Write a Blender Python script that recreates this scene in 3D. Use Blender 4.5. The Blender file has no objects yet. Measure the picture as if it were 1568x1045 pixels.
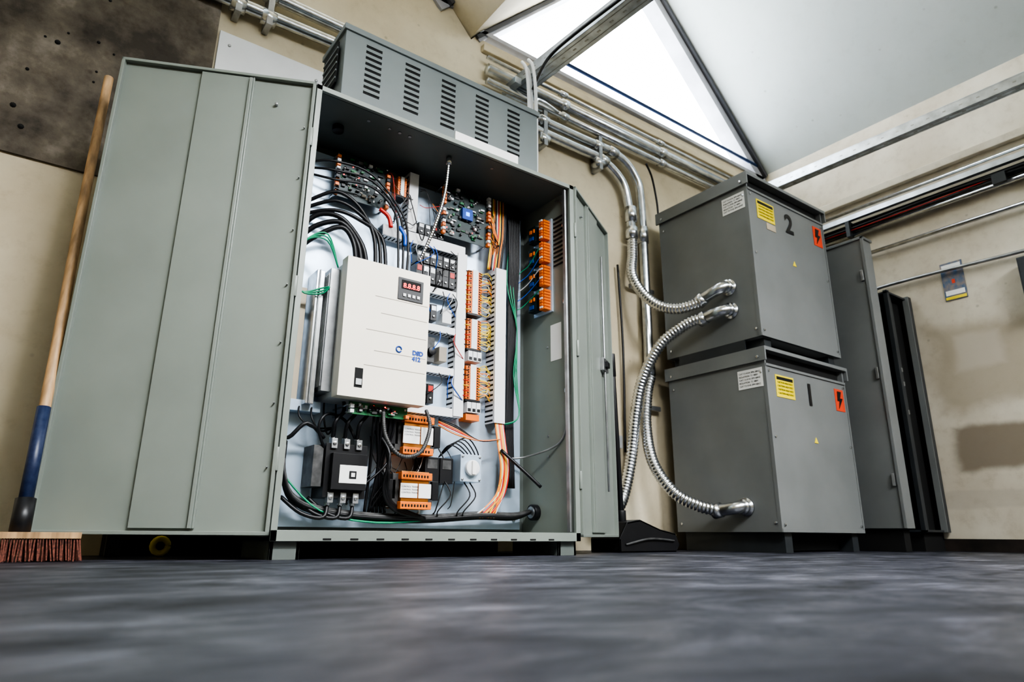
import bpy, bmesh, math, random
from mathutils import Vector, Matrix
random.seed(7)
S=bpy.context.scene
# ---------------------------------------------------------------- materials
def mat(name,col,rough=.5,metal=0.0,nscale=6.0,namt=.06,bump=0.0,bscale=60.0,emit=0,col2=None,stretch=None,spec=.5):
    m=bpy.data.materials.new(name); m.use_nodes=True
    nt=m.node_tree; b=nt.nodes['Principled BSDF']
    b.inputs['Roughness'].default_value=rough; b.inputs['Metallic'].default_value=metal
    b.inputs['Specular IOR Level'].default_value=spec
    tc=nt.nodes.new('ShaderNodeTexCoord'); mp=nt.nodes.new('ShaderNodeMapping')
    nt.links.new(tc.outputs['Object'],mp.inputs[0])
    if stretch: mp.inputs['Scale'].default_value=stretch
    n=nt.nodes.new('ShaderNodeTexNoise'); n.inputs['Scale'].default_value=nscale; n.inputs['Detail'].default_value=6
    nt.links.new(mp.outputs[0],n.inputs['Vector'])
    cr=nt.nodes.new('ShaderNodeValToRGB')
    c2=col2 if col2 else [max(0,c*(1-namt*2.2)) for c in col]
    c1=col if col2 else [min(1,c*(1+namt)) for c in col]
    cr.color_ramp.elements[0].position=.33; cr.color_ramp.elements[1].position=.67
    cr.color_ramp.elements[0].color=(*c2,1); cr.color_ramp.elements[1].color=(*c1,1)
    nt.links.new(n.outputs['Fac'],cr.inputs[0]); nt.links.new(cr.outputs[0],b.inputs['Base Color'])
    if bump:
        n2=nt.nodes.new('ShaderNodeTexNoise'); n2.inputs['Scale'].default_value=bscale; n2.inputs['Detail'].default_value=5
        nt.links.new(mp.outputs[0],n2.inputs['Vector'])
        bp=nt.nodes.new('ShaderNodeBump'); bp.inputs['Strength'].default_value=bump; bp.inputs['Distance'].default_value=.01
        nt.links.new(n2.outputs['Fac'],bp.inputs['Height']); nt.links.new(bp.outputs[0],b.inputs['Normal'])
    if emit:
        b.inputs['Emission Color'].default_value=(*col,1); b.inputs['Emission Strength'].default_value=emit
    return m
M=dict(
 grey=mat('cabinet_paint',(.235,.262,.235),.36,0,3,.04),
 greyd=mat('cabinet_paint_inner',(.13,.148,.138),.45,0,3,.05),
 vent=mat('vent_paint',(.20,.228,.23),.42,0,3,.05),
 tgrey=mat('transformer_paint',(.195,.203,.203),.38,0,3,.05),
 panel=mat('galv_panel',(.56,.68,.82),.30,.3,5,.10),
 black=mat('black_plastic',(.012,.012,.014),.4,0),
 dark=mat('dark_gap',(.010,.010,.010),.8,0),
 rubber=mat('cable_black',(.010,.010,.012),.45,0),
 cream=mat('drive_cream',(.84,.78,.67),.4,0,3,.02),
 creamd=mat('drive_groove',(.35,.31,.25),.5,0),
 white=mat('white_plastic',(.76,.77,.78),.45,0,4,.03),
 label=mat('white_label',(.85,.85,.83),.5,0,4,.02),
 orange=mat('orange_plastic',(.85,.20,.02),.4,0),
 yellow=mat('yellow_label',(.88,.70,.03),.5,0),
 red=mat('red_label',(.80,.08,.03),.5,0),
 redw=mat('red_wire',(.6,.03,.02),.4,0),
 orw=mat('orange_wire',(.85,.25,.04),.4,0),
 yew=mat('yellow_wire',(.85,.62,.06),.4,0),
 grw=mat('green_wire',(.02,.32,.16),.4,0),
 blw=mat('blue_wire',(.03,.12,.55),.4,0),
 whw=mat('white_wire',(.65,.65,.65),.4,0),
 blue=mat('blue_print',(.012,.07,.36),.5,0),
 pcb=mat('pcb_dark',(.012,.030,.032),.4,0,20,.2),
 pcbg=mat('pcb_green',(.02,.17,.06),.4,0,20,.2),
 steel=mat('galvanised_steel',(.66,.68,.70),.26,1.0,25,.10),
 strut=mat('strut_steel',(.60,.65,.70),.38,.9,12,.12),
 steeld=mat('dull_steel',(.42,.43,.44),.4,.9,15,.12),
 copper=mat('copper',(.6,.25,.08),.35,1),
 lam=mat('laminated_core',(.09,.09,.09),.5,.3,30,.2),
 tan=mat('tan_bar',(.45,.38,.28),.5,0),
 wood=mat('broom_wood',(.52,.33,.17),.55,0,4,.2,stretch=(12,12,1)),
 navy=mat('blue_sleeve',(.008,.018,.065),.4,0,60,.5,col2=(.03,.045,.10)),
 post=mat('poster_print',(.06,.13,.25),.4,0,25,.5,col2=(.30,.24,.20)),
 brist=mat('broom_bristle',(.26,.085,.055),.8,0,160,.4,col2=(.06,.02,.015)),
 redled=mat('led_red',(1,.02,.02),.5,emit=6),
 blueled=mat('led_blue',(.05,.25,1),.5,emit=3),
 brown=mat('dark_brown',(.03,.022,.018),.7,0,8,.3),
 dksteel=mat('dark_steel',(.050,.056,.062),.4,.2,5,.1),
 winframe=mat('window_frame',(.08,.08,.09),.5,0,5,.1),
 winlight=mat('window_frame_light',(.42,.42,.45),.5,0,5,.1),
 bluebar=mat('blue_cable',(.02,.05,.14),.5,0),
 fill_lamp=mat('fill_diffuser',(1,1,1),.5,emit=3),  # glowing face of the added fill fixtures
)
def plaster(name,c1,c2,c3,sc=1.2,thr=(.35,.62,.78),patches=(),bump=.25,grime=.25):
    m=bpy.data.materials.new(name); m.use_nodes=True; nt=m.node_tree; b=nt.nodes['Principled BSDF']; N=nt.nodes.new; Lk=nt.links.new
    b.inputs['Roughness'].default_value=.8
    tc=N('ShaderNodeTexCoord')
    n=N('ShaderNodeTexNoise'); n.inputs['Scale'].default_value=sc; n.inputs['Detail'].default_value=9; n.inputs['Roughness'].default_value=.62
    Lk(tc.outputs['Object'],n.inputs['Vector'])
    cr=N('ShaderNodeValToRGB'); e=cr.color_ramp.elements
    e[0].position=thr[0]; e[0].color=(*c2,1); e[1].position=thr[1]; e[1].color=(*c1,1)
    x=e.new(thr[2]); x.color=(*c3,1)
    Lk(n.outputs['Fac'],cr.inputs[0])
    v=N('ShaderNodeTexVoronoi'); v.inputs['Scale'].default_value=6
    Lk(tc.outputs['Object'],v.inputs['Vector'])
    r2=N('ShaderNodeValToRGB'); r2.color_ramp.elements[0].position=.03; r2.color_ramp.elements[0].color=(.35,.33,.3,1)
    r2.color_ramp.elements[1].position=.08; r2.color_ramp.elements[1].color=(1,1,1,1)
    Lk(v.outputs['Distance'],r2.inputs[0])
    mx=N('ShaderNodeMix'); mx.data_type='RGBA'; mx.blend_type='MULTIPLY'; mx.inputs[0].default_value=.4
    Lk(cr.outputs[0],mx.inputs[6]); Lk(r2.outputs[0],mx.inputs[7])
    gn=N('ShaderNodeTexNoise'); gn.inputs['Scale'].default_value=12; gn.inputs['Detail'].default_value=8; gn.inputs['Roughness'].default_value=.7; Lk(tc.outputs['Object'],gn.inputs['Vector'])
    gr=N('ShaderNodeValToRGB'); gr.color_ramp.elements[0].position=.30; gr.color_ramp.elements[0].color=(.62,.58,.52,1); gr.color_ramp.elements[1].position=.48; gr.color_ramp.elements[1].color=(1,1,1,1)
    Lk(gn.outputs['Fac'],gr.inputs[0])
    m2=N('ShaderNodeMix'); m2.data_type='RGBA'; m2.blend_type='MULTIPLY'; m2.inputs[0].default_value=grime
    Lk(mx.outputs[2],m2.inputs[6]); Lk(gr.outputs[0],m2.inputs[7])
    out=m2.outputs[2]
    if patches:
        ge=N('ShaderNodeNewGeometry'); sp=N('ShaderNodeSeparateXYZ'); Lk(ge.outputs['Position'],sp.inputs[0])
        nn=N('ShaderNodeTexNoise'); nn.inputs['Scale'].default_value=3; nn.inputs['Detail'].default_value=6; Lk(ge.outputs['Position'],nn.inputs['Vector'])
        def M2(op,a,bv):
            q=N('ShaderNodeMath'); q.operation=op
            for i,val in enumerate((a,bv)):
                if hasattr(val,'links'): Lk(val,q.inputs[i])
                else: q.inputs[i].default_value=val
            return q.outputs[0]
        for (yc,zc,hy,hz,amt,col) in patches:
            a=M2('DIVIDE',M2('ABSOLUTE',M2('SUBTRACT',sp.outputs['Y'],yc),0),hy)
            c=M2('DIVIDE',M2('ABSOLUTE',M2('SUBTRACT',sp.outputs['Z'],zc),0),hz)
            d=M2('ADD',M2('MAXIMUM',a,c),M2('MULTIPLY',M2('SUBTRACT',nn.outputs['Fac'],.5),1.0))
            mr=N('ShaderNodeMapRange'); mr.interpolation_type='SMOOTHSTEP'; Lk(d,mr.inputs[0]); mr.inputs['From Min'].default_value=.75; mr.inputs['From Max'].default_value=1.15
            mr.inputs['To Min'].default_value=amt; mr.inputs['To Max'].default_value=0
            k=N('ShaderNodeMix'); k.data_type='RGBA'; Lk(mr.outputs[0],k.inputs[0]); Lk(out,k.inputs[6]); k.inputs[7].default_value=(*col,1); out=k.outputs[2]
    Lk(out,b.inputs['Base Color'])
    bp=N('ShaderNodeBump'); bp.inputs['Strength'].default_value=bump; bp.inputs['Distance'].default_value=.02
    Lk(n.outputs['Fac'],bp.inputs['Height']); Lk(bp.outputs[0],b.inputs['Normal'])
    return m
M['wall']=plaster('cream_plaster',(.68,.60,.44),(.54,.46,.32),(.72,.65,.50))
M['wallr']=plaster('cream_plaster_right',(.70,.65,.54),(.56,.50,.40),(.74,.71,.62),1.5,
   patches=((1.52,1.22,.42,.32,.75,(.38,.325,.24)),(1.62,1.32,.15,.13,.6,(.60,.55,.46)),(1.60,.66,.27,.15,.9,(.24,.195,.145)),(1.45,.33,.7,.06,.35,(.42,.38,.32))))
M['conc']=plaster('stained_concrete',(.16,.135,.105),(.055,.045,.035),(.30,.265,.22),2.4,(.40,.54,.64),bump=.7,grime=.7)
M['ceil']=plaster('white_ceiling',(.56,.60,.59),(.50,.54,.53),(.60,.64,.63),.8,grime=.12)
# floor
m=bpy.data.materials.new('painted_concrete_floor'); m.use_nodes=True; nt=m.node_tree; b=nt.nodes['Principled BSDF']
tc=nt.nodes.new('ShaderNodeTexCoord'); mp=nt.nodes.new('ShaderNodeMapping'); mp.inputs['Rotation'].default_value=(0,0,math.radians(36)); mp.inputs['Scale'].default_value=(.7,1.2,1)
nt.links.new(tc.outputs['Object'],mp.inputs[0])
n=nt.nodes.new('ShaderNodeTexNoise'); n.inputs['Scale'].default_value=6; n.inputs['Detail'].default_value=10; n.inputs['Roughness'].default_value=.66; n.inputs['Distortion'].default_value=.4
nt.links.new(mp.outputs[0],n.inputs['Vector'])
cr=nt.nodes.new('ShaderNodeValToRGB'); e=cr.color_ramp.elements
e[0].position=.36; e[0].color=(.008,.009,.013,1); e[1].position=.70; e[1].color=(.17,.175,.22,1)
x=e.new(.48); x.color=(.032,.034,.047,1)
x=e.new(.57); x.color=(.058,.059,.074,1)
nt.links.new(n.outputs['Fac'],cr.inputs[0]); nt.links.new(cr.outputs[0],b.inputs['Base Color'])
rr=nt.nodes.new('ShaderNodeMapRange'); rr.inputs['From Min'].default_value=.3; rr.inputs['From Max'].default_value=.7; rr.inputs['To Min'].default_value=.58; rr.inputs['To Max'].default_value=.33
nt.links.new(n.outputs['Fac'],rr.inputs[0]); nt.links.new(rr.outputs[0],b.inputs['Roughness'])
b.inputs['Specular IOR Level'].default_value=.4
bp=nt.nodes.new('ShaderNodeBump'); bp.inputs['Strength'].default_value=.4; bp.inputs['Distance'].default_value=.01
n3=nt.nodes.new('ShaderNodeTexNoise'); n3.inputs['Scale'].default_value=14; n3.inputs['Detail'].default_value=7
nt.links.new(mp.outputs[0],n3.inputs['Vector']); nt.links.new(n3.outputs['Fac'],bp.inputs['Height']); nt.links.new(bp.outputs[0],b.inputs['Normal'])
M['floor']=m
# ---------------------------------------------------------------- builder
class B:
    def __init__(s,name): s.n=name; s.v=[]; s.f=[]; s.mi=[]; s.sm=[]; s.ms=[]; s.X=Matrix.Identity(4)
    def _m(s,k):
        if k not in s.ms: s.ms.append(k)
        return s.ms.index(k)
    def add(s,vs,fs,k,smooth=False):
        o=len(s.v); i=s._m(k)
        s.v+= [tuple(s.X@Vector(p)) for p in vs]
        for f in fs: s.f.append([a+o for a in f]); s.mi.append(i); s.sm.append(smooth)
    def box(s,x0,x1,y0,y1,z0,z1,k,R=None):
        vs=[(x,y,z) for x in(x0,x1) for y in(y0,y1) for z in(z0,z1)]
        if R is not None:
            c=Vector(((x0+x1)/2,(y0+y1)/2,(z0+z1)/2)); vs=[tuple(R@(Vector(p)-c)+c) for p in vs]
        s.add(vs,[(0,1,3,2),(4,6,7,5),(0,4,5,1),(2,3,7,6),(0,2,6,4),(1,5,7,3)],k)
    def tube(s,pts,r,k,seg=10,sub=6,rib=0,amp=.08,smooth=True):
        P=[Vector(p) for p in pts]
        if len(P)>2 and sub>1:
            Q=[]
            for i in range(len(P)-1):
                a=P[max(i-1,0)];b_=P[i];c=P[i+1];d=P[min(i+2,len(P)-1)]
                for j in range(sub):
                    t=j/sub
                    Q.append(.5*((2*b_)+(c-a)*t+(2*a-5*b_+4*c-d)*t*t+(-a+3*b_-3*c+d)*t**3))
            Q.append(P[-1]); P=Q
        rs=[r]*len(P)
        if rib:
            L=[0]
            for i in range(1,len(P)): L.append(L[-1]+(P[i]-P[i-1]).length)
            n=max(4,int(L[-1]/(rib/4))); Q=[];j=0
            for i in range(n+1):
                l=L[-1]*i/n
                while j<len(L)-2 and L[j+1]<l: j+=1
                t=(l-L[j])/max(1e-9,L[j+1]-L[j]); Q.append(P[j].lerp(P[j+1],t))
            P=Q; rs=[r*(1+amp*(1 if i%4 in(0,1) else -1)) for i in range(len(P))]
        vs=[];fs=[]
        T=(P[1]-P[0]).normalized(); N=T.orthogonal().normalized()
        for i,p in enumerate(P):
            t=(P[min(i+1,len(P)-1)]-P[max(i-1,0)])
            if t.length>1e-9: t.normalize()
            else: t=T
            N=(N-t*N.dot(t)); N=N.normalized() if N.length>1e-6 else t.orthogonal().normalized()
            Bn=t.cross(N)
            for a in range(seg):
                th=2*math.pi*a/seg; vs.append(tuple(p+(N*math.cos(th)+Bn*math.sin(th))*rs[i]))
        for i in range(len(P)-1):
            for a in range(seg):
                b2=(a+1)%seg; fs.append((i*seg+a,i*seg+b2,(i+1)*seg+b2,(i+1)*seg+a))
        fs.append(tuple(range(seg))[::-1]); fs.append(tuple((len(P)-1)*seg+a for a in range(seg)))
        s.add(vs,fs,k,smooth)
    def cyl(s,p0,p1,r,k,seg=16): s.tube([p0,p1],r,k,seg,1)
    def prism(s,poly,axis,a,b_,k):
        def P(q,t):
            return {'x':(t,q[0],q[1]),'y':(q[0],t,q[1]),'z':(q[0],q[1],t)}[axis]
        n=len(poly); vs=[P(q,a) for q in poly]+[P(q,b_) for q in poly]
        fs=[tuple(range(n))[::-1],tuple(range(n,2*n))]+[(i,(i+1)%n,n+(i+1)%n,n+i) for i in range(n)]
        s.add(vs,fs,k)
    def build(s,bevel=0,parent=None):
        me=bpy.data.meshes.new(s.n); me.from_pydata(s.v,[],s.f)
        for k in s.ms: me.materials.append(M[k])
        for p,i,q in zip(me.polygons,s.mi,s.sm): p.material_index=i; p.use_smooth=q
        bm=bmesh.new(); bm.from_mesh(me); bmesh.ops.recalc_face_normals(bm,faces=bm.faces); bm.to_mesh(me); bm.free()
        xs=[v[0] for v in s.v];ys=[v[1] for v in s.v];zs=[v[2] for v in s.v]
        c=Vector(((min(xs)+max(xs))/2,(min(ys)+max(ys))/2,min(zs)))
        me.transform(Matrix.Translation(-c))
        o=bpy.data.objects.new(s.n,me); bpy.context.collection.objects.link(o); o.location=c
        if bevel:
            md=o.modifiers.new('bevel','BEVEL'); md.width=bevel; md.segments=2; md.limit_method='ANGLE'; md.angle_limit=math.radians(50)
        if parent:
            bpy.context.view_layer.update()
            o.parent=parent; o.matrix_parent_inverse=parent.matrix_world.inverted()
        return o
def text(parent,body,loc,rot,size,k,name='lettering',al='LEFT',bold=0):
    c=bpy.data.curves.new(name,'FONT'); c.body=body; c.size=size; c.align_x=al; c.offset=bold; c.extrude=.0003
    c.materials.append(M[k]); o=bpy.data.objects.new(name,c); bpy.context.collection.objects.link(o)
    o.location=loc; o.rotation_euler=[math.radians(a) for a in rot]
    bpy.context.view_layer.update()
    o.parent=parent; o.matrix_parent_inverse=parent.matrix_world.inverted()
    return o
FR=(90,0,0); LF=(90,0,-90)
# ---------------------------------------------------------------- room shell
XL,XR,YB,YF=-1.35,5.10,3.05,-3.0
b=B('floor'); b.box(XL-.2,XR+.2,YF-.2,YB+.2,-.1,0,'floor'); b.build()
VZ=3.26
prof=[(XL,VZ),(.25,4.80),(1.87,VZ-.06),(3.5,4.88),(XR,VZ+.05)]
def gable_wall(name,y0,y1,k):
    b=B(name)
    b.box(XL,XR,y0,y1,0,3.02,k)
    b.prism([(XL,3.02),(XR,3.02),(XR,3.26),(1.9,3.22),(1.87,3.18),(1.71,3.36),(XL+.1,3.36),(XL,3.22)],'y',y0,y1,k)
    return b.build()
gable_wall('wall_back',YB,YB+.15,'wall')
gable_wall('wall_front',YF-.15,YF,'wall')
b=B('wall_right'); b.box(XR,XR+.15,YF,YB+.15,0,VZ+.1,'wallr'); b.build()
b=B('wall_left'); b.box(XL-.15,XL,YF,YB+.15,0,VZ+.1,'wall'); b.build()
b=B('ceiling')
def slab(p,q,k,t=.08):
    b.prism([p,q,(q[0],q[1]+t),(p[0],p[1]+t)],'y',YF-.15,YB+.15,k)
slab(prof[0],prof[1],'ceil'); slab(prof[1],prof[2],'wall'); slab(prof[2],prof[3],'wall'); slab(prof[3],prof[4],'ceil')
b.build()
def gable_window(name,A,Pk,C,y,sill,bluez=None):
    b=B(name)
    def bar(p,q,w,d,k,off=0):
        p=Vector((p[0],p[1]));q=Vector((q[0],q[1])); t=(q-p).normalized(); n=Vector((-t.y,t.x))
        if n.y>0: n=-n
        b.prism([tuple(p+n*off),tuple(q+n*off),tuple(q+n*(off+w)),tuple(p+n*(off+w))],'y',y-d,y+.12,k)
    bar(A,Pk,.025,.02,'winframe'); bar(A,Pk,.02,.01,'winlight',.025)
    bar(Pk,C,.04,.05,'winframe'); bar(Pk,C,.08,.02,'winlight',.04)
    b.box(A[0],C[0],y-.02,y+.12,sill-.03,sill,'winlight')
    if bluez: b.cyl((A[0]+.75,y-.02,bluez),(C[0]-.08,y-.02,bluez),.014,'bluebar',8)
    return b.build()
gable_window('window_1',(1.9,3.22),(3.5,4.88),(5.1,3.3),YB,3.285,3.37)
gable_window('window_2',(-1.2,3.36),(.25,4.80),(1.72,3.36),YB,3.37)
b=B('stained_concrete_slab'); b.box(XL+.01,.40,YB-.014,YB-.001,1.53,2.95,'conc')
for i in range(26):
    x=random.uniform(-.6,.36); z=random.uniform(1.6,2.5); b.cyl((x,YB-.017,z),(x,YB-.012,z),random.choice([.005,.007,.011]),'dark',8)
b.build()
b=B('white_board'); b.box(.41,1.35,YB-.02,YB-.001,1.55,2.47,'white')
for x in(.46,.9,1.3):
    b.cyl((x,YB-.025,2.40),(x,YB-.018,2.40),.008,'steeld',8)
b.build(.003)
b=B('trim_1'); b.box(XR-.02,XR,YF,YB,0,.08,'brown'); b.build()
b=B('trim_2'); b.box(1.95,XR,YB-.035,YB,3.12,3.17,'wall'); b.build(.004)
b=B('trim_3'); b.box(XR-.05,XR,YF,YB-.06,2.70,2.76,'wallr'); b.build(.004)
# ---------------------------------------------------------------- electrical cabinet
X0,X1,Y0,Y1,Z0,Z1=.69,2.055,2.30,2.72,.06,1.83
b=B('electrical_cabinet'); t=.014
b.box(X0,X0+t,Y0,Y1,Z0,Z1,'grey'); b.box(X1-t,X1,Y0,Y1,Z0,Z1,'grey')
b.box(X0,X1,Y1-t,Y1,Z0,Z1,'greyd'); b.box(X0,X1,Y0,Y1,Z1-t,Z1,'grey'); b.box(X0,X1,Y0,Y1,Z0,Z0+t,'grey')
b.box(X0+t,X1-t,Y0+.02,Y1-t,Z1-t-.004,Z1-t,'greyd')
b.box(X0,X1,Y0-.004,Y0+.012,Z0,Z0+.036,'grey'); b.box(X0,X1,Y0-.004,Y0+.012,Z1-.022,Z1,'grey')
b.box(X0,X0+.022,Y0-.004,Y0+.012,Z0,Z1,'grey'); b.box(X1-.026,X1,Y0-.004,Y0+.012,Z0,Z1,'grey')
b.box(X1-.05,X1-.04,Y0+.01,Y0+.03,Z0+.04,Z1-.03,'steeld')
for i in range(11):
    b.box(X0+.18+i*.10,X0+.21+i*.10,Y0-.006,Y0,Z0+.004,Z0+.010,'dark')
for x in(X0+.01,X1-.11):
    b.box(x,x+.10,Y0+.02,Y0+.03,0,Z0,'greyd'); b.box(x,x+.012,Y0+.02,Y0+.36,0,Z0,'greyd'); b.box(x+.088,x+.10,Y0+.02,Y0+.36,0,Z0,'greyd')
for x in(.95,1.05,1.1,1.15,1.6): b.cyl((x,2.38,Z1-t-.008),(x,2.38,Z1-t),.008,'steeld',8)
b.cyl((.86,2.50,Z1-t-.03),(.86,2.50,Z1-t),.025,'black',16)
for i in range(12):
    z=1.42+i*.024; b.box(X1-t-.006,X1-t,2.36,2.44,z,z+.008,'dark')
for z in(.45,.55,1.0,1.3): b.cyl((X1-t-.003,2.5,z),(X1-t,2.5,z),.006,'steeld',8)
b.cyl((X1-t-.03,2.60,.19),(X1-t,2.60,.19),.038,'black',20); b.cyl((X1-t-.035,2.60,.19),(X1-t-.03,2.60,.19),.028,'steeld',20)
b.box(X1-t-.002,X1-t,2.39,2.475,.92,1.11,'label')
b.box(.74,1.99,2.665,2.675,.11,1.76,'panel')
for x in(.78,1.95):
    for z in(.16,.9,1.7): b.cyl((x,2.658,z),(x,2.665,z),.012,'steeld',10)
cab=b.build(.002)
b=B('nameplate'); b.box(1.34,1.70,Y0-.002,Y0+.006,Z1-.005,Z1+.045,'label'); b.build(.002,cab)
def door(name,hx,hy,dx,dy,w,strips,latch=False):
    L=math.hypot(dx,dy); u=Vector((dx/L,dy/L,0)); n=Vector((-u.y,u.x,0))
    if n.y<0: n=-n
    b=B(name); b.X=Matrix(((u.x,n.x,0,hx),(u.y,n.y,0,hy),(0,0,1,0),(0,0,0,1)))
    zb,zt=.078,1.83
    b.box(0,w,.012,.022,zb,zt,'grey')
    for a in((0,.012),(w-.012,w)): b.box(a[0],a[1],-.008,.022,zb,zt,'grey')
    b.box(0,w,-.008,.022,zb,zb+.012,'grey'); b.box(0,w,-.008,.022,zt-.012,zt,'grey')
    for s0,s1 in strips:
        b.box(s0,s1,0.0,.012,zb+.02,zt-.014,'grey')
        b.box(s0-.006,s0,-.002,.012,zb+.02,zt-.014,'grey')
        b.box(s0,s0+.012,-.010,.0,zb+.02,zt-.02,'grey')
    for z in(zb+.25,zt-.25,(zb+zt)/2): b.cyl((.0,.0,z-.04),(.0,.0,z+.04),.008,'grey',10)
    b.cyl((w*.2,-.004,zt-.12),(w*.2,.01,zt-.12),.006,'steeld',8)
    for i in range(7): b.cyl((.03,-.002,.3+i*.22),(.03,.012,.3+i*.22),.003,'steeld',6)
    if latch:
        b.box(w*.62,w*.78,-.02,.012,.93,1.0,'steeld'); b.box(w*.66,w*.74,-.035,-.02,.95,.98,'black')
        b.cyl((w*.7,-.012,.3),(w*.7,-.012,1.6),.006,'steeld',8)
    return b.build(.002,cab)
door('door_leaf_1',.685,2.295,-.65,.30,.716,[(.24,.43)])
door('door_leaf_2',2.06,2.295,.505,.29,.60,[(.2,.4)],True)
# ---------------------------------------------------------------- vent box on top
b=B('ventilated_resistor_box')
vx0,vx1,vy0,vy1,vz0,vz1=.84,1.94,2.45,2.72,1.832,2.31
b.box(vx0,vx1,vy0,vy1,vz0,vz1,'vent'); b.box(vx0-.01,vx1+.01,vy0-.01,vy1+.01,vz1-.025,vz1+.005,'vent')
for c in range(5):
    xc=.985+c*.2
    for i in range(9):
        z=1.99+i*.031
        b.box(xc-.045,xc+.035,vy0-.002,vy0+.02,z,z+.009,'dark')
        b.prism([(vy0,z+.019),(vy0-.007,z+.010),(vy0,z+.009)],'x',xc-.045,xc+.035,'vent')
b.box(vx0-.014,vx0-.008,2.50,2.68,2.03,2.25,'dark')
for i in range(5): b.box(vx0-.018,vx0-.012,2.50,2.68,2.05+i*.04,2.06+i*.04,'vent')
b.build(.003)
# ---------------------------------------------------------------- drive
b=B('motor_drive_unit')
x0,x1,z0,z1,yf=.925,1.31,.60,1.185,2.42
b.box(x0+.01,x1-.01,yf+.05,2.664,z0+.01,z1-.01,'white')
b.box(x0,x1,yf,yf+.06,z0,z1,'cream')
b.box(x0-.03,x0+.01,yf+.10,2.66,z0+.03,z1-.03,'steeld')
for i in range(10): b.box(x0-.034,x0-.03,yf+.11+i*.014,yf+.115+i*.014,z0+.05,z1-.05,'steeld')
for zz,xa in((1.035,.13),(.965,.16),(.885,.10),(.80,.14),(.735,.10)):
    b.box(x0+xa,x1-.008,yf-.001,yf+.002,zz,zz+.003,'creamd')
b.box(1.155,1.275,yf-.004,yf,1.045,1.145,'black')
b.box(1.17,1.262,yf-.006,yf-.004,1.095,1.135,'dark')
for i in range(4): b.box(1.178+i*.022,1.192+i*.022,yf-.008,yf-.006,1.060,1.074,'white')
b.box(x0+.065,x0+.10,yf-.001,yf+.004,z0+.04,z0+.12,'dark')
b.box(x0+.07,x0+.095,yf-.006,yf+.004,z0+.05,z0+.075,'steeld')
dr=b.build(.004)
text(dr,'8.8.8.8',(1.176,yf-.008,1.100),FR,.030,'redled')
text(dr,'DSD\n412',(1.238,yf-.002,.812),FR,.026,'blue',bold=.0014)
b=B('logo_ring'); b.tube([(1.175+.012*math.cos(a*math.pi/6),yf-.002,.825+.012*math.sin(a*math.pi/6)) for a in range(12)],.003,'blue',6,2); b.build(0,dr)
# ---------------------------------------------------------------- boards
def pcb(name,x0,x1,z0,z1,y,green=False,seed=1):
    rnd=random.Random(seed); b=B(name)
    b.box(x0,x1,y,y+.003,z0,z1,'pcbg' if green else 'pcb')
    for x in(x0+.01,x1-.01):
        for z in(z0+.01,z1-.01): b.cyl((x,y-.003,z),(x,2.664,z),.005,'steel',8)
    area=(x1-x0)*(z1-z0)
    for i in range(int(1100*area)+10):
        w=rnd.uniform(.006,.026); h=rnd.uniform(.004,.014); x=rnd.uniform(x0+.02,x1-.045); z=rnd.uniform(z0+.008,z1-.02)
        k=rnd.choice(['black','black','black','steeld','white','pcbg','pcbg','lam','black','creamd'])
        b.box(x,x+w,y-rnd.uniform(.003,.014),y,z,z+h,k)
    for i in range(7):
        x=rnd.uniform(x0+.02,x1-.02); z=rnd.uniform(z0+.012,z1-.012); b.cyl((x,y-.020,z),(x,y,z),.006,rnd.choice(['black','steel','steel']),10)
    n=int((z1-z0)/.02)
    for i in range(n):
        for x in(x0,x1-.016):
            if rnd.random()<.85: b.box(x,x+.016,y-.02,y,z0+i*.02+.002,z0+i*.02+.016,rnd.choice(['orange','orange','orange','white','black']))
    for i in range(4):
        x=rnd.uniform(x0+.03,x1-.03); z=rnd.uniform(z0+.01,z1-.01); b.box(x,x+.004,y-.004,y,z,z+.004,'redled')
    return b
b=pcb('circuit_board',.90,1.16,1.535,1.755,2.60,seed=3); b.build()
b=pcb('circuit_board',1.44,1.72,1.49,1.77,2.58,seed=5)
b.box(1.55,1.61,2.56,2.58,1.60,1.66,'blue'); b.box(1.57,1.59,2.558,2.56,1.62,1.64,'blueled'); b.build()
b=pcb('circuit_board',1.0,1.26,.545,.595,2.48,green=True,seed=8); b.build()
def terms(name,x0,x1,z0,z1,y,yb=2.664):
    b=B(name); b.box((x0+x1)/2-.018,(x0+x1)/2+.018,yb-.012,yb,z0-.01,z1+.01,'steel')
    n=int((z1-z0)/.0125)
    for i in range(n):
        z=z0+i*.0125; b.box(x0,x1,y,yb-.012,z,z+.0112,'orange')
        for x in(x0+.010,x1-.010-.008):
            b.box(x,x+.008,y-.001,y+.002,z+.0025,z+.009,'dark')
    b.box(x0-.002,x1+.002,y-.002,yb-.012,z0-.010,z0-.002,'black')
    b.box(x0+.3*(x1-x0),x1-.3*(x1-x0),y-.003,y,z0,z1,'white')
    return b.build(0,cab)
terms('terminal_block_strip',1.62,1.70,1.13,1.36,2.60)
terms('terminal_block_strip',1.62,1.70,.95,1.10,2.60)
terms('terminal_block_strip',1.62,1.70,.70,.87,2.60)
terms('terminal_block_strip',1.205,1.25,1.63,1.73,2.59)
b=B('plug_in_relays')
for z in(.885,.635):
    for i in range(3): b.box(1.625+i*.026,1.648+i*.026,2.59,2.664,z,z+.05,'white'); b.box(1.628+i*.026,1.645+i*.026,2.588,2.59,z+.005,z+.02,'black')
b.box(1.625,1.70,2.60,2.664,.60,.63,'orange'); b.build(.002,cab)
b=B('relay_terminal_rail')
xs=X1-.014
b.box(xs-.01,xs,2.45,2.60,1.18,1.70,'panel')
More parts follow.
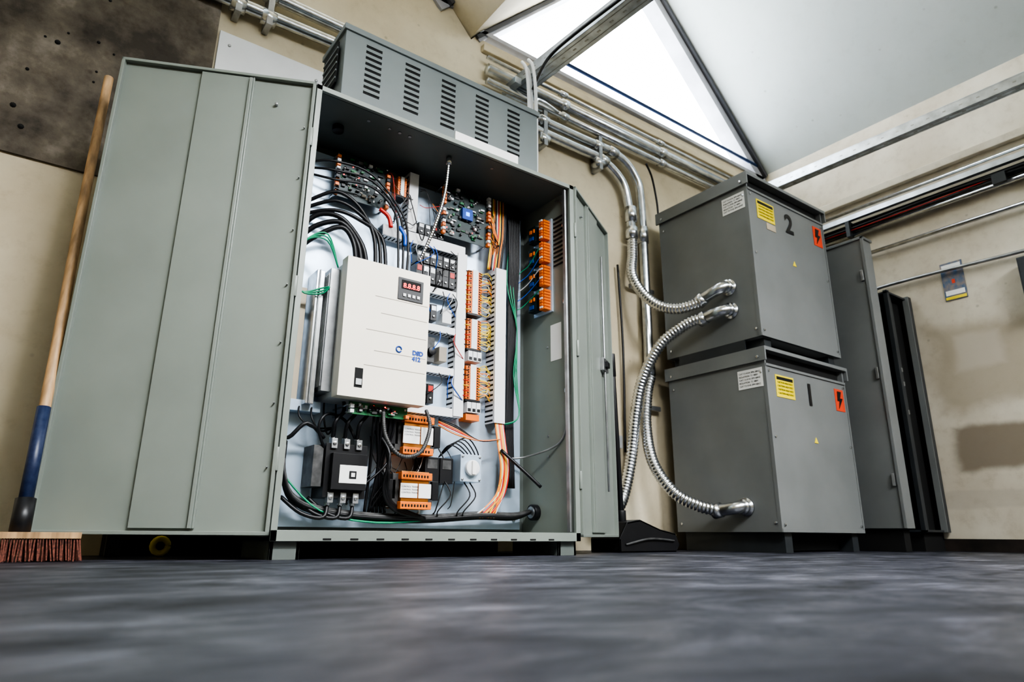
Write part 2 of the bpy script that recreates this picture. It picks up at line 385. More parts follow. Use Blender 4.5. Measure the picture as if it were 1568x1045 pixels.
for g in range(4):
    z=1.20+g*.13
    b.box(xs-.05,xs-.01,2.535,2.595,z,z+.09,'pcb')
    for i in range(7):
        b.box(xs-.05,xs-.01,2.462,2.505,z+i*.016-.01,z+i*.016+.002,'orange')
        b.box(xs-.056,xs-.01,2.475,2.495,z+i*.016-.004,z+i*.016+.006,'orange' if (i+g)%3 else 'white')
    b.box(xs-.055,xs-.05,2.55,2.58,z+.01,z+.03,'blue'); b.box(xs-.056,xs-.05,2.54,2.55,z+.05,z+.07,'orange')
    b.box(xs-.056,xs-.05,2.565,2.58,z+.05,z+.07,'orange')
b.build(0,cab)
b=B('slotted_wire_duct')
def hduct(x0,x1,z,h=.055,y=2.605):
    b.box(x0,x1,y,y+.004,z,z+h,'white'); b.box(x0,x1,y+.004,2.664,z,z+.003,'white'); b.box(x0,x1,y+.004,2.664,z+h-.003,z+h,'white')
    n=int((x1-x0)/.02)
    for i in range(n):
        b.box(x0+i*.02+.004,x0+i*.02+.012,y+.01,2.65,z-.001,z+.0035,'dark')
def vduct(x0,x1,z0,z1,y=2.60):
    b.box(x0,x1,y,y+.004,z0,z1,'white'); b.box(x0,x0+.003,y,2.664,z0,z1,'white'); b.box(x1-.003,x1,y,2.664,z0,z1,'white')
    n=int((z1-z0)/.025)
    for i in range(n): b.box(x0-.001,x0+.004,y+.012,2.664,z0+.008+i*.025,z0+.018+i*.025,'dark')
hduct(1.15,1.60,1.415); hduct(1.30,1.56,1.185,.035); hduct(1.30,1.56,1.0,.035); hduct(1.30,1.56,.80,.035); hduct(1.26,1.60,.605,.04)
vduct(1.555,1.61,.61,1.43); vduct(1.775,1.84,.60,1.40,2.585)
vduct(1.27,1.32,1.47,1.78)
b.build(.0015,cab)
b=B('control_relay_row')
rnd=random.Random(4)
for zr,n,h in((1.275,6,.045),(1.355,6,.03),(1.09,2,.04),(.70,2,.045),(1.5,4,.03)):
    xx=1.33
    for i in range(n):
        x=xx+i*.036+ (0.05 if n==2 else 0)
        b.box(x,x+.032,2.60,2.664,zr-h,zr+h,'black'); b.box(x+.004,x+.028,2.598,2.60,zr+h*.2,zr+h*.8,rnd.choice(['white','redw','steeld','lam']))
        b.cyl((x+.016,2.595,zr-h*.5),(x+.016,2.60,zr-h*.5),.006,'steel',8)
b.box(1.36,1.45,2.61,2.664,.85,.97,'lam'); b.cyl((1.43,2.59,.90),(1.43,2.62,.90),.02,'black',12); b.box(1.48,1.53,2.60,2.664,1.05,1.12,'whw'); b.box(1.47,1.51,2.60,2.664,.86,.93,'creamd')
b.build(.0015,cab)
b=B('mounting_rails'); b.box(.80,.835,2.62,2.664,.60,1.08,'tan'); b.box(.85,.885,2.56,2.664,.58,1.15,'steel'); b.box(.86,.865,2.55,2.56,.58,1.15,'steeld')
b.box(.78,.93,2.60,2.664,.555,.60,'panel'); b.build(.002,cab)
# ---------------------------------------------------------------- contactor etc
b=B('power_contactor')
b.box(.945,1.12,2.54,2.664,.22,.43,'black'); b.box(.965,1.11,2.51,2.54,.25,.39,'black')
b.box(.995,1.11,2.507,2.51,.275,.345,'label'); b.box(1.035,1.065,2.505,2.507,.293,.323,'black'); b.box(1.042,1.058,2.503,2.505,.30,.316,'label')
for i in range(3):
    x=.975+i*.052
    for z,s in((.43,1),(.22,-1)):
        b.cyl((x,2.56,z),(x,2.56,z+s*.03),.012,'steel',12); b.box(x-.012,x+.012,2.53,2.56,z-.02,z+.02,'steeld')
        b.cyl((x,2.525,z),(x,2.53,z),.008,'steel',8)
b.box(.90,.94,2.55,2.664,.26,.42,'lam'); b.build(.003)
def ctrans(z0,z1,w=.25,x0=1.215):
    b=B('control_transformer')
    b.box(x0+.03,x0+w-.03,2.55,2.655,z0+.005,z1-.005,'lam'); b.box(x0+.06,x0+w-.06,2.53,2.664,z0-.005,z1+.005,'copper')
    b.box(x0+.055,x0+.135,2.525,2.53,z0+.035,z1-.045,'label'); b.box(x0+.14,x0+w-.05,2.525,2.53,z0+.035,z1-.045,'label')
    for z in(z0-.01,z1-.03):
        b.box(x0+.055,x0+w-.05,2.52,2.60,z,z+.030,'orange')
        for i in range(9): b.box(x0+.062+i*.014,x0+.070+i*.014,2.518,2.522,z+.009,z+.020,'dark')
    b.box(x0,x0+w,2.62,2.664,z0,z0+.012,'steel'); b.box(x0+.0,x0+.045,2.55,2.66,z0+.03,z1-.03,'black'); b.box(x0+w-.045,x0+w,2.55,2.66,z0+.03,z1-.03,'black')
    o=b.build(.002)
    for i in range(3): text(o,'CONTROL TRANSF',(x0+.06,2.5245,z1-.062-i*.012),FR,.009,'black')
ctrans(.42,.575); ctrans(.195,.335)
b=B('terminal_relay_block')
b.box(1.40,1.47,2.56,2.664,.30,.41,'black'); b.box(1.475,1.54,2.56,2.664,.30,.41,'black'); b.box(1.41,1.46,2.558,2.56,.36,.40,'lam'); b.box(1.485,1.53,2.558,2.56,.36,.40,'lam')
b.build(.003,cab)
b=B('rotary_switch'); b.box(1.555,1.665,2.52,2.664,.31,.43,'panel'); b.cyl((1.61,2.50,.37),(1.61,2.52,.37),.035,'white',20); b.box(1.60,1.62,2.49,2.50,.34,.40,'label')
for x in(1.565,1.655):
    for z in(.32,.42): b.cyl((x,2.515,z),(x,2.52,z),.006,'steeld',8)
b.build(.004,cab)
# ---------------------------------------------------------------- wiring
b=B('wiring_harness')
def cab_(pts,r,k): b.tube(pts,r,k,8,5)
for i in range(9):
    o=random.uniform(-.015,.015); q=random.uniform(-.012,.018)
    cab_([(.80,2.60+o,.42+q),(.80,2.58+o,.30+q),(.86,2.58+o,.20+q),(1.05,2.58+o,.155+q),(1.4,2.60+o,.145+q),(1.7,2.59+o,.165+q),(1.9,2.60+o,.165+q),(2.0,2.60+o*.5,.19+q*.5)],.007,random.choice(['rubber','rubber','rubber','lam']))
cab_([(.80,2.58,.30),(.95,2.56,.17),(1.2,2.58,.13),(1.5,2.6,.15)],.004,'grw')
for i,x in enumerate((.975,1.027,1.079)):
    cab_([(x,2.56,.45),(x-.01,2.52,.51),(x+.03,2.54,.56),(x+.05,2.6,.62)],.008,'rubber')
    cab_([(x,2.56,.20),(x-.02,2.54,.145),(x-.1,2.56,.16),(x-.17,2.6,.22)],.008,'rubber')
cab_([(.94,2.56,.45),(.86,2.54,.50),(.80,2.56,.44),(.77,2.6,.46)],.008,'rubber')
cab_([(.95,2.56,.40),(.90,2.52,.48),(.93,2.52,.54),(1.02,2.56,.53),(1.07,2.56,.46)],.006,'rubber')
for i in range(6):
    x=1.12+i*.018
    cab_([(x,2.50,.575),(x+.01,2.52,.50),(x+.02+random.uniform(-.03,.03),2.58,.35),(x+.03,2.60,.17)],.0065,'rubber')
for i in range(3):
    cab_([(1.16+i*.02,2.56,.50),(1.20,2.50,.40-i*.03),(1.19+i*.01,2.52,.26),(1.26,2.55,.18+i*.01),(1.42,2.58,.15)],.007,'rubber')
for i in range(4):
    cab_([(.85+i*.05,2.62,.60),(.84+i*.05,2.58,.53),(.90+i*.03,2.58,.49-i*.01),(.99,2.6,.50)],.004,'rubber')
b.tube([(1.15,2.48,.58),(1.14,2.42,.46),(1.20,2.40,.385),(1.30,2.42,.41),(1.36,2.46,.52),(1.36,2.50,.60)],.008,'lam',10,8,rib=.01)
b.tube([(1.38,2.42,1.80),(1.37,2.43,1.62),(1.34,2.46,1.45),(1.30,2.5,1.30)],.008,'steel',10,8,rib=.012)
b.cyl((1.38,2.42,1.77),(1.38,2.42,1.81),.014,'steel',10)
for i in range(3):
    cab_([(.80,2.62,1.48-i*.03),(.90,2.56,1.53-i*.045),(1.0,2.54,1.48-i*.03),(1.08+i*.02,2.54,1.36),(1.09+i*.025,2.52,1.18)],.009,'rubber')
for i in range(3):
    cab_([(.78,2.62,1.25+i*.05),(.84,2.58,1.31+i*.05),(.93,2.54,1.36+i*.02),(.99+i*.02,2.54,1.30),(1.0+i*.025,2.52,1.18)],.011,'rubber')
for i in range(3):
    cab_([(.79,2.60,1.60+i*.03),(.88,2.55,1.58+i*.045),(1.05,2.53,1.59+i*.03),(1.17+i*.02,2.53,1.50),(1.2+i*.025,2.54,1.36),(1.20+i*.02,2.52,1.18)],.0055,'rubber')
cab_([(1.10,2.54,1.50),(1.14,2.53,1.47),(1.155,2.53,1.42)],.010,'redw'); cab_([(1.20,2.54,1.44),(1.225,2.53,1.40),(1.23,2.53,1.35)],.009,'blw')
for i in range(3):
    cab_([(.93,2.54,1.17),(.86,2.50,1.26+i*.015),(.78,2.52,1.25),(.755,2.56,1.15-i*.01),(.79,2.56,1.04),(.87,2.54,1.04+i*.012),(.895,2.52,1.07)],.0035,'grw')
cab_([(.79,2.6,1.35),(.77,2.6,1.2),(.80,2.6,1.0)],.004,'blw')
for i in range(10):
    x=1.75+i*.009
    cab_([(x+.01,2.60,1.79),(x+.01,2.60,1.60),(x-.004,2.60,1.50),(x-.01,2.61,1.39)],.0042,['yew','orw','rubber','whw','redw','yew','rubber','orw','lam','rubber'][i])
for i in range(7):
    cab_([(1.87+i*.012,2.62,1.80),(1.87+i*.010,2.60,1.5),(1.88+i*.008,2.62,1.2),(1.88+i*.006,2.63,.7),(1.86+i*.01,2.62,.3)],.006,'rubber')
for i in range(10):
    x=1.79+i*.005
    e=random.uniform(-.06,.08)
    cab_([(x,2.60,.62),(x+.005,2.58,.50),(x+.01,2.56,.38),(x-.01,2.57,.26),(x-.08+e,2.58,.16)],.004,['orw','yew','whw','orw','redw','orw','yew','orw','whw','redw'][i])
for i in range(6):
    cab_([(1.48,2.6,.56+i*.006),(1.55,2.56,.52+i*.008),(1.66,2.54,.50),(1.80,2.57,.52)],.003,['orw','whw','redw','orw','rubber','rubber'][i])
for i in range(5):
    cab_([(1.5,2.62,.42),(1.52+i*.02,2.56,.47+i*.01),(1.60+i*.02,2.57,.44),(1.62+i*.01,2.60,.42)],.003,'rubber')
for z0,z1 in((1.13,1.36),(.95,1.10),(.70,.87)):
    n=int((z1-z0)/.0125)
    for i in range(n):
        z=z0+.006+i*.0125
        for rep in(0,1):
            cab_([(1.69,2.60,z),(1.72,2.585,z+random.uniform(-.02,.02)),(1.75,2.60,z+random.uniform(-.015,.015)),(1.78,2.63,z)],.002,random.choice(['yew','yew','orw','whw','yew','lam']))
        if i%2: cab_([(1.63,2.60,z),(1.62,2.58,z-.01),(1.60,2.61,z)],.0022,random.choice(['redw','yew','rubber']))
for i in range(16):
    xa=random.choice([1.14,1.16,1.24,1.33,1.40]); za=random.uniform(1.5,1.72)
    xb=xa+random.uniform(.06,.16); zb=random.uniform(1.47,1.66)
    cab_([(xa,2.60,za),(xa+.03,2.58,za-random.uniform(.0,.05)),(xb-.03,2.58,zb-random.uniform(0,.05)),(xb,2.60,zb)],random.choice([.0016,.002,.0025]),random.choice(['rubber','rubber','redw','rubber','rubber','orw','lam']))
for i in range(10):
    x=1.73+random.uniform(0,.04); cab_([(x-.02,2.60,1.75-i*.02),(x,2.58,1.68-i*.02),(x+.03,2.59,1.52),(x+.02,2.62,1.40)],.002,random.choice(['orw','rubber','copper','rubber']))
for i in range(26):
    xa=random.uniform(1.28,1.55); za=random.choice([1.42,1.3,1.2,1.0,.8])
    cab_([(xa,2.59,za),(xa+random.uniform(-.03,.03),2.57,za-.05),(xa+random.uniform(-.06,.06),2.60,za-.11)],.002,random.choice(['rubber','redw','blw','whw','rubber','rubber']))
for i in range(18):
    xa=random.uniform(1.15,1.55); za=random.uniform(.3,.56)
    xb=xa+random.uniform(-.15,.15); zb=random.uniform(.15,.25)
    cab_([(xa,2.62,za),(xa+random.uniform(-.05,.05),2.58,(za+zb)/2+.04),(xb,2.57,zb+.03),(xb,2.60,zb)],random.choice([.002,.003,.005]),random.choice(['rubber','rubber','rubber','whw','rubber']))
for x in(1.50,1.60,1.63): cab_([(x,2.56,.31),(x+.02,2.54,.25),(x-.03,2.56,.18),(x,2.6,.15)],.003,'rubber')
for i in range(3):
    cab_([(1.90+i*.01,2.62,1.70),(1.86+i*.02,2.61,1.35),(1.92,2.60,1.1),(1.90+i*.01,2.60,.85),(1.92,2.58,.65),(1.84+i*.01,2.6,.60)],.003,'grw')
for i in range(5):
    cab_([(xs-.05,2.50,1.30+i*.06),(xs-.06,2.58,1.26+i*.05),(1.95,2.62,1.22+i*.05),(1.88,2.62,1.2+i*.03)],.0025,['grw','blw','whw','blw','grw'][i])
b.tube([(xs-.006,2.42,1.79),(xs-.006,2.345,1.70),(xs-.006,2.345,1.2),(xs-.006,2.345,.75),(xs-.006,2.35,.60),(xs-.01,2.42,.50),(1.96,2.58,.45),(1.86,2.62,.44)],.005,'steeld',8,6)
b.tube([(xs-.014,2.343,1.50),(xs-.014,2.343,1.2),(xs-.014,2.343,.75)],.0025,'redw',6,4)
for z in(1.62,1.2,.75): b.cyl((xs-.015,2.345,z-.01),(xs-.015,2.345,z+.01),.010,'steel',10)
cab_([(1.80,2.56,.47),(1.88,2.50,.38),(1.96,2.46,.30)],.008,'rubber')
b.build(0,cab)
# ---------------------------------------------------------------- transformers
def tx(zb,zt,num,name='isolation_transformer'):
    b=B(name); x0,x1,y0,y1=3.42,4.31,2.17,2.90
    b.box(x0,x1,y0,y1,zb,zt-.10,'tgrey')
    b.box(x0+.02,x1-.02,y0+.03,y1-.03,zt-.10,zt-.02,'dark')
    b.box(x0,x0+.012,y0,y1,zt-.10,zt-.02,'tgrey'); b.box(x1-.012,x1,y0,y1,zt-.10,zt-.02,'tgrey')
    b.box(x0-.02,x1+.025,y0-.02,y1+.015,zt-.022,zt,'tgrey')
    b.box(x0-.02,x0-.008,y0-.02,y1+.015,zt-.085,zt-.02,'tgrey'); b.box(x1+.013,x1+.025,y0-.02,y1+.015,zt-.085,zt-.02,'tgrey')
    b.box(x0-.003,x0+.01,y0-.003,y0+.02,zb,zt-.10,'tgrey'); b.box(x1-.01,x1+.003,y0-.004,y0+.02,zb,zt-.10,'tgrey')
    b.box(x0,x1,y0-.006,y0+.01,zb,zb+.02,'tgrey'); b.box(x0,x1,y0-.008,y0+.01,zt-.115,zt-.10,'tgrey')
    for y in(y0+.03,y1-.04):
        for z in(zb+.05,zt-.15): b.cyl((x0-.006,y,z),(x0,y,z),.008,'steel',8)
        b.cyl((x0-.026,y,zt-.06),(x0-.02,y,zt-.06),.009,'steel',8)
    for x in(x0+.03,x1-.03):
        for z in(zb+.04,zt-.14,(zb+zt)/2): b.cyl((x,y0-.007,z),(x,y0,z),.008,'steel',8)
    fb=.0 if zb<.5 else 1.17
    for x in(x0+.05,x1-.12):
        b.box(x,x+.07,y0+.02,y1-.02,fb,zb,'dksteel')
    b.box(x0+.14,x1-.14,y0+.10,y1-.06,fb+.01,zb,'dark')
    if zb>.5: b.box(x0,x0+.01,y0+.12,y1-.1,fb,zb,'dksteel')
    b.box(x0-.003,x0,2.19,2.36,zt-.235,zt-.12,'label')
    b.box(3.51,3.70,y0-.003,y0,zt-.29,zt-.155,'yellow')
    b.box(3.52,3.69,y0-.004,y0-.003,zt-.185,zt-.165,'black')
    b.box(4.17,4.275,y0-.003,y0,zt-.30,zt-.155,'red')
    b.prism([(3.86,zt-.535),(3.90,zt-.535),(3.88,zt-.50)],'y',y0-.003,y0,'yellow')
    if num=='2': b.box(3.60,3.70,y0-.003,y0,zt-.345,zt-.30,'tan')
    o=b.build(.004)
    text(o,num,(3.82,y0-.004,zt-.30),FR,.19,'black',bold=.005,name='numeral')
    for i in range(5):
        text(o,'ISOLATION  T1 480V' if i%2 else 'CAT 7.5 KVA 3PH 60HZ',(x0-.004,2.35,zt-.145-i*.019),LF,.014,'black')
    for i in range(4): text(o,'CAUTION HIGH VOLT',(3.525,y0-.004,zt-.205-i*.022),FR,.016,'black')
    b=B('lightning_mark'); b.prism([(4.20,zt-.17),(4.245,zt-.17),(4.225,zt-.215),(4.255,zt-.215),(4.20,zt-.285),(4.215,zt-.235),(4.19,zt-.235)],'y',y0-.006,y0-.003,'black'); b.build(0,o)
    return o
t1=tx(.11,1.17,'1'); t2=tx(1.24,2.335,'2')
# ---------------------------------------------------------------- conduits
b=B('conduit_pipes')
def pipe(pts,r,k='steel'): b.tube(pts,r,k,14,8)
pipe([(-1.3,2.99,2.62),(0,2.99,2.62),(1.5,2.99,2.66),(2.7,2.99,2.67),(2.96,2.99,2.66),(3.15,2.99,2.55),(3.21,2.99,2.35),(3.215,2.98,2.15)],.033)
pipe([(-1.3,2.99,2.76),(0,2.99,2.76),(1.5,2.99,2.76),(2.7,2.99,2.76),(3.10,2.99,2.76),(3.29,2.99,2.64),(3.34,2.99,2.42),(3.34,2.99,1.6),(3.33,2.99,1.16)],.033)
b.cyl((3.215,2.98,2.25),(3.215,2.98,2.36),.042,'steel',16); b.cyl((3.215,2.98,2.12),(3.215,2.98,2.2),.044,'steel',16)
b.cyl((3.34,2.99,2.12),(3.34,2.99,2.24),.042,'steel',16); b.cyl((3.33,2.99,1.13),(3.33,2.99,1.22),.044,'steel',16)
b.cyl((2.93,2.99,2.665),(3.0,2.99,2.655),.041,'steel',16); b.cyl((3.02,2.99,2.765),(3.10,2.99,2.76),.041,'steel',16)
for z,r in((2.87,.024),(2.96,.036),(3.05,.014)):
    pipe([(1.96,2.99,z),(5.0,2.99,z)],r)
    for x in(2.6,3.6,4.6): b.cyl((x-.03,2.99,z),(x+.03,2.99,z),r+.008,'steel',14)
for x in(.45,.6,2.4,2.9):
    b.box(x,x+.03,2.955,YB-.002,2.56,2.82,'steeld')
    for z in(2.62,2.76): b.cyl((x-.02,2.99,z+.0),(x+.05,2.99,z),.04,'steel',14)
b.tube([(3.32,2.9,2.72),(3.42,2.94,2.66),(3.48,2.96,2.5),(3.5,2.97,2.38)],.008,'rubber',8,6)
b.tube([(3.10,3.02,1.9),(3.12,3.02,1.3),(3.10,3.02,.6)],.008,'rubber',8,6)
b.box(3.02,3.06,3.0,YB-.002,.62,.70,'steeld')
for z in(1.75,.9): b.box(3.20,3.44,3.0,3.02,z,z+.03,'steeld')
b.build()
b=B('flexible_conduit'); fx=3.418
def fitting(y,z,dy=.12,dz=0):
    b.tube([(fx,y,z),(fx-.045,y+.005,z),(fx-.08,y+.04,z-.01+dz*.3),(fx-.09,y+dy+.06,z-.02+dz)],.036,'steel',14,6)
    b.cyl((fx-.012,y,z),(fx,y,z),.052,'steel',18)
    b.tube([(fx-.09,y+dy+.01,z-.015+dz*.8),(fx-.094,y+dy+.06,z-.025+dz*1.2)],.044,'steel',16,1)
    b.tube([(fx-.03,y,z),(fx-.045,y,z)],.043,'steel',16,1)
fitting(2.36,1.60,.12,-.04); fitting(2.36,1.445,.12,-.01); fitting(2.38,.25,.10,0)
R_=dict(rib=.022,amp=.085)
b.tube([(3.215,2.98,2.10),(3.20,2.97,1.98),(3.165,2.95,1.82),(3.18,2.88,1.67),(3.22,2.78,1.56),(3.27,2.65,1.51),(3.325,2.50,1.53)],.034,'steel',14,10,**R_)
b.tube([(3.325,2.50,1.42),(3.27,2.60,1.39),(3.19,2.76,1.27),(3.16,2.90,1.06),(3.14,2.95,.85),(3.10,2.96,.6),(3.04,2.96,.40),(2.95,2.94,.26),(2.80,2.9,.16)],.034,'steel',14,10,**R_)
b.tube([(3.33,2.98,1.12),(3.29,2.98,1.0),(3.23,2.95,.76),(3.17,2.85,.52),(3.19,2.72,.34),(3.26,2.60,.26),(3.325,2.50,.23)],.034,'steel',14,10,**R_)
b.build()
b=B('riser_conduits')
for x,y in((2.0,2.60),(2.035,2.62),(2.02,2.56)): b.tube([(x,y,1.832),(x,y,2.45),(x+.02,y+.05,2.75),(x+.06,y+.15,2.9)],.010,'white',10,6)
b.tube([(2.03,2.6,2.6),(2.14,2.6,2.86),(2.17,2.4,2.91),(2.20,2.0,2.91)],.010,'rubber',8,6)
b.tube([(2.03,2.63,2.3),(2.12,2.7,2.6),(2.3,2.85,2.78),(2.5,2.93,2.83)],.010,'steel',10,6)
b.tube([(2.01,2.6,2.2),(2.10,2.75,2.42),(2.14,2.9,2.62)],.008,'rubber',8,6)
b.build()
def strut(name,xa,ya,xb,yb,z,w=.042):
    b=B(name); d=Vector((xb-xa,yb-ya,0)); L=d.length; d.normalize(); n=Vector((-d.y,d.x,0))
    b.X=Matrix(((d.x,n.x,0,xa),(d.y,n.y,0,ya),(0,0,1,z),(0,0,0,1)))
    b.box(0,L,-w,w,0,.006,'strut'); b.box(0,L,-w,-w+.005,0,.075,'strut'); b.box(0,L,w-.005,w,0,.075,'strut')
    b.box(0,L,-w,-w+.012,.07,.08,'strut'); b.box(0,L,w-.012,w,.07,.08,'strut')
    b.box(0,L,-w*.55,-w*.45,-.002,0,'steeld'); b.box(0,L,w*.45,w*.55,-.002,0,'steeld')
    k=int(L/.1)
    for i in range(k):
        b.box(.03+i*.1,.05+i*.1,-w-.001,-w+.006,.034,.042,'steeld'); b.box(.03+i*.1,.05+i*.1,w-.006,w+.001,.034,.042,'steeld')
        b.box(.03+i*.1,.055+i*.1,-.006,.006,-.001,.002,'steeld')
    return b.build(.0015)
strut('strut_channel',2.24,3.04,2.58,-2.5,2.93,.06)
strut('strut_channel',4.60,3.04,4.84,-2.5,2.83,.038)
b=B('strut_bracket'); b.box(2.12,2.42,3.0,YB-.001,2.84,2.925,'strut'); b.box(2.12,2.17,2.90,3.0,2.88,2.925,'strut'); b.cyl((2.145,2.97,2.90),(2.145,2.94,2.90),.015,'steel',10); b.build(.002)
b=B('service_conduit_run')
b.box(4.99,5.03,-2.5,2.9,2.52,2.56,'strut'); b.box(5.03,5.06,-2.5,2.9,2.535,2.545,'strut')
for z,r,k in((2.62,.013,'steel'),(2.49,.018,'rubber'),(2.45,.012,'lam'),(2.41,.020,'steel'),(2.22,.016,'steel')):
    b.tube([(5.05,2.9,z),(5.05,-2.5,z)],r,k,10,1)
b.tube([(5.04,2.9,2.47),(5.02,2.2,2.46),(5.03,1.6,2.48),(5.02,1.0,2.45),(5.03,0,2.47)],.010,'rubber',8,8)
b.tube([(5.04,2.9,2.46),(5.015,2.0,2.44),(5.03,1.3,2.46),(5.02,.5,2.45)],.003,'redw',8,8)
for y in(2.3,.5): b.box(4.995,5.09,y,y+.03,2.39,2.52,'dksteel')
b.box(5.0,5.06,1.24,1.32,2.40,2.47,'dksteel')
b.tube([(5.06,2.30,1.79),(5.06,2.29,1.86),(5.06,2.22,1.92),(5.06,1.8,1.92),(5.06,1.2,1.90),(5.06,.4,1.90)],.013,'steeld',10,8)
b.build()
b=B('safety_poster'); b.box(XR-.006,XR-.001,1.62,1.76,1.70,1.98,'post'); b.box(XR-.008,XR-.006,1.625,1.755,1.705,1.725,'yellow'); b.box(XR-.008,XR-.006,1.63,1.75,1.735,1.77,'label'); b.box(XR-.008,XR-.006,1.68,1.70,1.82,1.85,'red'); b.box(XR-.008,XR-.006,1.63,1.75,1.93,1.965,'label'); b.build()
b=B('isolator_box'); b.box(XR-.12,XR-.001,1.02,1.28,1.50,1.84,'dksteel'); b.box(XR-.14,XR-.12,1.03,1.27,1.51,1.83,'dksteel'); b.box(XR-.17,XR-.14,1.12,1.16,1.62,1.74,'black'); b.build(.004)
b=B('distribution_cabinet')
b.box(4.50,4.62,2.0,2.95,.14,2.12,'tgrey'); b.box(4.49,4.505,1.99,2.012,.14,2.13,'tgrey'); b.box(4.49,4.63,1.99,2.95,2.11,2.13,'tgrey')
for z in(.4,1.1,1.8): b.box(4.485,4.50,2.02,2.04,z,z+.08,'steeld')
b.box(4.52,4.60,2.03,2.90,0,.14,'dark'); b.build(.003)
b=B('open_steel_enclosure')
x0,x1,y0,y1=4.76,5.085,2.0,2.75
b.box(x1-.015,x1,y0,y1,.12,1.78,'brown'); b.box(x0,x1,y1-.015,y1,.12,1.78,'dksteel')
b.box(x0,x1,y0,y1,1.765,1.78,'dksteel'); b.box(x0,x1,y0,y1,.12,.135,'dksteel')
b.box(x0,x0+.03,y0,y0+.03,.12,1.79,'dksteel'); b.box(x0+.03,x0+.05,y0+.02,y0+.06,.12,1.78,'dark')
b.box(x0+.05,x0+.12,y0+.03,y0+.045,.12,1.77,'dksteel')
b.box(x1-.05,x1,y0-.02,y0+.02,.12,1.79,'dksteel'); b.box(x0+.12,x1-.04,y0+.06,y0+.07,.12,1.76,'dark')
b.box(x1-.055,x1-.05,y0-.022,y0+.02,.12,1.79,'tgrey')
b.box(x0+.03,x1,y0+.03,y1-.03,0,.12,'dark')
for z in(1.1,1.2,.9): b.box(x0+.08,x0+.10,y0+.02,y0+.03,z,z+.03,'steeld')
b.build(.002)
b=B('gap_darkener'); b.box(.28,2.0,2.86,3.0,0,.135,'dark'); b.box(.27,2.01,2.85,3.01,.135,.145,'dksteel'); b.box(.28,.33,2.83,2.86,0,.13,'black'); b.build(.003)  # black box added to darken the gap below door and cabinet
# ---------------------------------------------------------------- broom
b=B('push_broom')
p=Vector((.02,2.50,.09)); q=Vector((.005,2.86,1.89))
b.tube([p,p.lerp(q,.3)+Vector((.002,.004,0)),p.lerp(q,.6)-Vector((.003,-.003,0)),q],.0175,'wood',12,6)
b.tube([p.lerp(q,.03),p.lerp(q,.21)],.0200,'navy',12,1); b.tube([p-(q-p)*.01,p.lerp(q,.05)],.028,'black',12,1)
b.box(-.26,.175,2.455,2.535,.066,.084,'wood')
for i in range(62):
    for j in range(7):
        x=-.255+i*.0070+random.uniform(-.001,.001); y=2.462+j*.0105
        fx_=(i-30)/30*.012+random.uniform(-.006,.006); fy=(j-3)*.004+random.uniform(-.004,.004)
        zb=random.uniform(0,.006)
        vs=[(x-.0018,y-.002,.068),(x+.0018,y-.002,.068),(x+.0018,y+.002,.068),(x-.0018,y+.002,.068),
            (x-.0016+fx_,y-.002+fy,zb),(x+.0016+fx_,y-.002+fy,zb),(x+.0016+fx_,y+.002+fy,zb),(x-.0016+fx_,y+.002+fy,zb)]
        b.add(vs,[(0,1,2,3),(7,6,5,4),(0,4,5,1),(1,5,6,2),(2,6,7,3),(3,7,4,0)],'brist')
b.build()
# ---------------------------------------------------------------- dustpan
b=B('long_handled_dustpan')
b.tube([(2.70,2.68,.14),(2.59,2.60,1.07)],.016,'black',12,1); b.tube([(2.605,2.612,.95),(2.588,2.599,1.08)],.020,'black',12,1)
b.tube([(2.70,2.68,.13),(2.695,2.676,.22)],.026,'black',12,1)
pts=[(2.58,0),(3.02,0),(3.05,.04),(3.02,.10),(2.90,.12),(2.74,.17),(2.64,.155),(2.58,.07)]
b.prism(pts,'y',2.58,2.592,'black'); b.prism(pts,'y',2.79,2.802,'black')
b.box(2.58,3.02,2.58,2.80,0,.010,'black')
for i in(3,4,5,6):
    a=pts[i];c=pts[i+1]
    b.prism([a,c,(c[0],c[1]-.012),(a[0],a[1]-.012)],'y',2.58,2.80,'black')
b.prism([(2.58,0),(2.58,.07),(2.592,.07),(2.592,0)],'y',2.58,2.80,'black')
b.tube([(2.62,2.575,.04),(2.8,2.57,.07),(3.0,2.575,.06)],.006,'lam',8,6)
b.build(.003)
b=B('tape_roll')
b.tube([(.45+.026*math.cos(a*math.pi/8),2.80,.038+.026*math.sin(a*math.pi/8)) for a in range(17)],.011,'yellow',10,1); b.build()
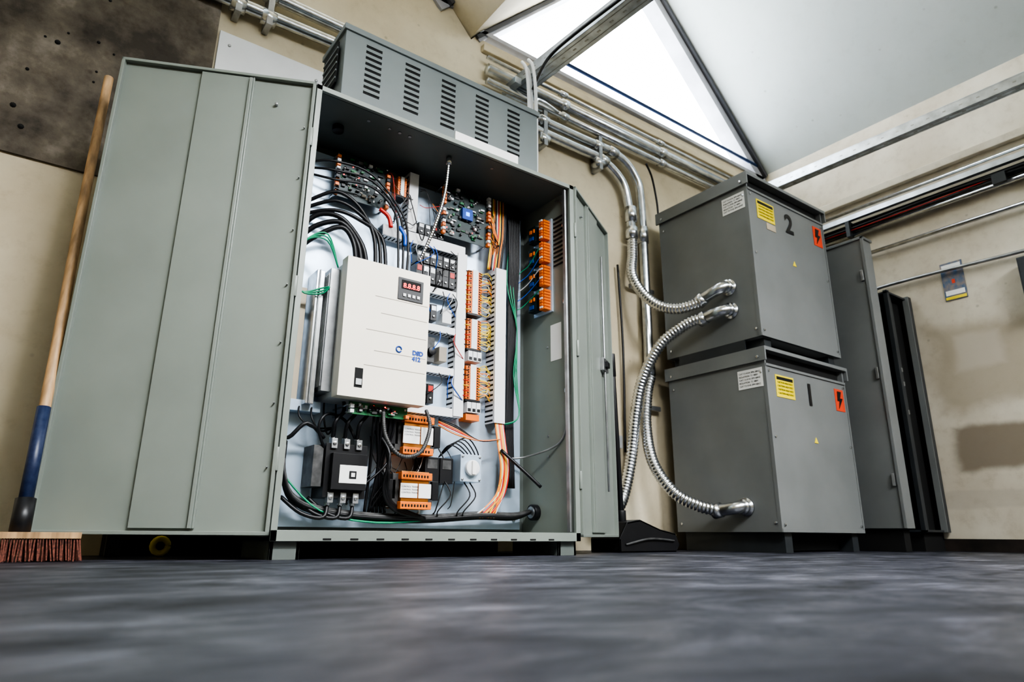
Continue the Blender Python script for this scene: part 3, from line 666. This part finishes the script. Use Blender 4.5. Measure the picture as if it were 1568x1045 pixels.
# ---------------------------------------------------------------- added fill lights
def fill_lum(x,y,z,L,power,col,tilt=(0,0),spread=180):  # unseen overhead fixture with area light, added to fill the camera side
    b=B('added_fill_fixture'); b.box(x-L/2,x+L/2,y-.1,y+.1,z,z+.05,'white'); b.box(x-L/2+.02,x+L/2-.02,y-.08,y+.08,z-.02,z,'fill_lamp')
    for s in(-.3,.3): b.cyl((x+s*L,y,z+.05),(x+s*L,y,z+.5),.004,'steel',6)
    b.build()
    l=bpy.data.lights.new('fill_lamp','AREA'); l.shape='RECTANGLE'; l.size=L; l.size_y=.3; l.energy=power; l.color=col; l.spread=math.radians(spread)
    o=bpy.data.objects.new('fill_lamp',l); bpy.context.collection.objects.link(o); o.location=(x,y,z-.03); o.rotation_euler=(math.radians(tilt[0]),math.radians(tilt[1]),0)
fill_lum(1.05,-.1,2.75,1.2,56,(.97,.98,1),(40,0),95)
fill_lum(3.2,-.5,2.75,1.2,50,(.97,.98,1),(37,0),105)
w=bpy.data.worlds.new('sky'); S.world=w; w.use_nodes=True; bg=w.node_tree.nodes['Background']
bg.inputs[0].default_value=(.86,.93,1,1); bg.inputs[1].default_value=10
# ---------------------------------------------------------------- camera
p=math.radians(16.4); ro=math.radians(.4); yw=math.radians(36)
g=Vector((math.sin(yw),math.cos(yw),0)); r=Vector((math.cos(yw),-math.sin(yw),0)); zz=Vector((0,0,1))
fw=g*math.cos(p)+zz*math.sin(p); up=-g*math.sin(p)+zz*math.cos(p)
cr_=r*math.cos(ro)+up*math.sin(ro); cu=-r*math.sin(ro)+up*math.cos(ro)
mw=Matrix(((cr_.x,cu.x,-fw.x,0),(cr_.y,cu.y,-fw.y,0),(cr_.z,cu.z,-fw.z,.085),(0,0,0,1)))
cd=bpy.data.cameras.new('camera'); cd.sensor_width=36; cd.lens=36*1010/1568; cd.clip_start=.02
cd.dof.use_dof=True; cd.dof.focus_distance=2.6; cd.dof.aperture_fstop=3.2
co=bpy.data.objects.new('camera',cd); bpy.context.collection.objects.link(co); co.matrix_world=mw; S.camera=co
try:
    S.view_settings.view_transform='AgX'; S.view_settings.look='AgX - High Contrast'; S.view_settings.exposure=.35
except Exception as ex: print(ex)
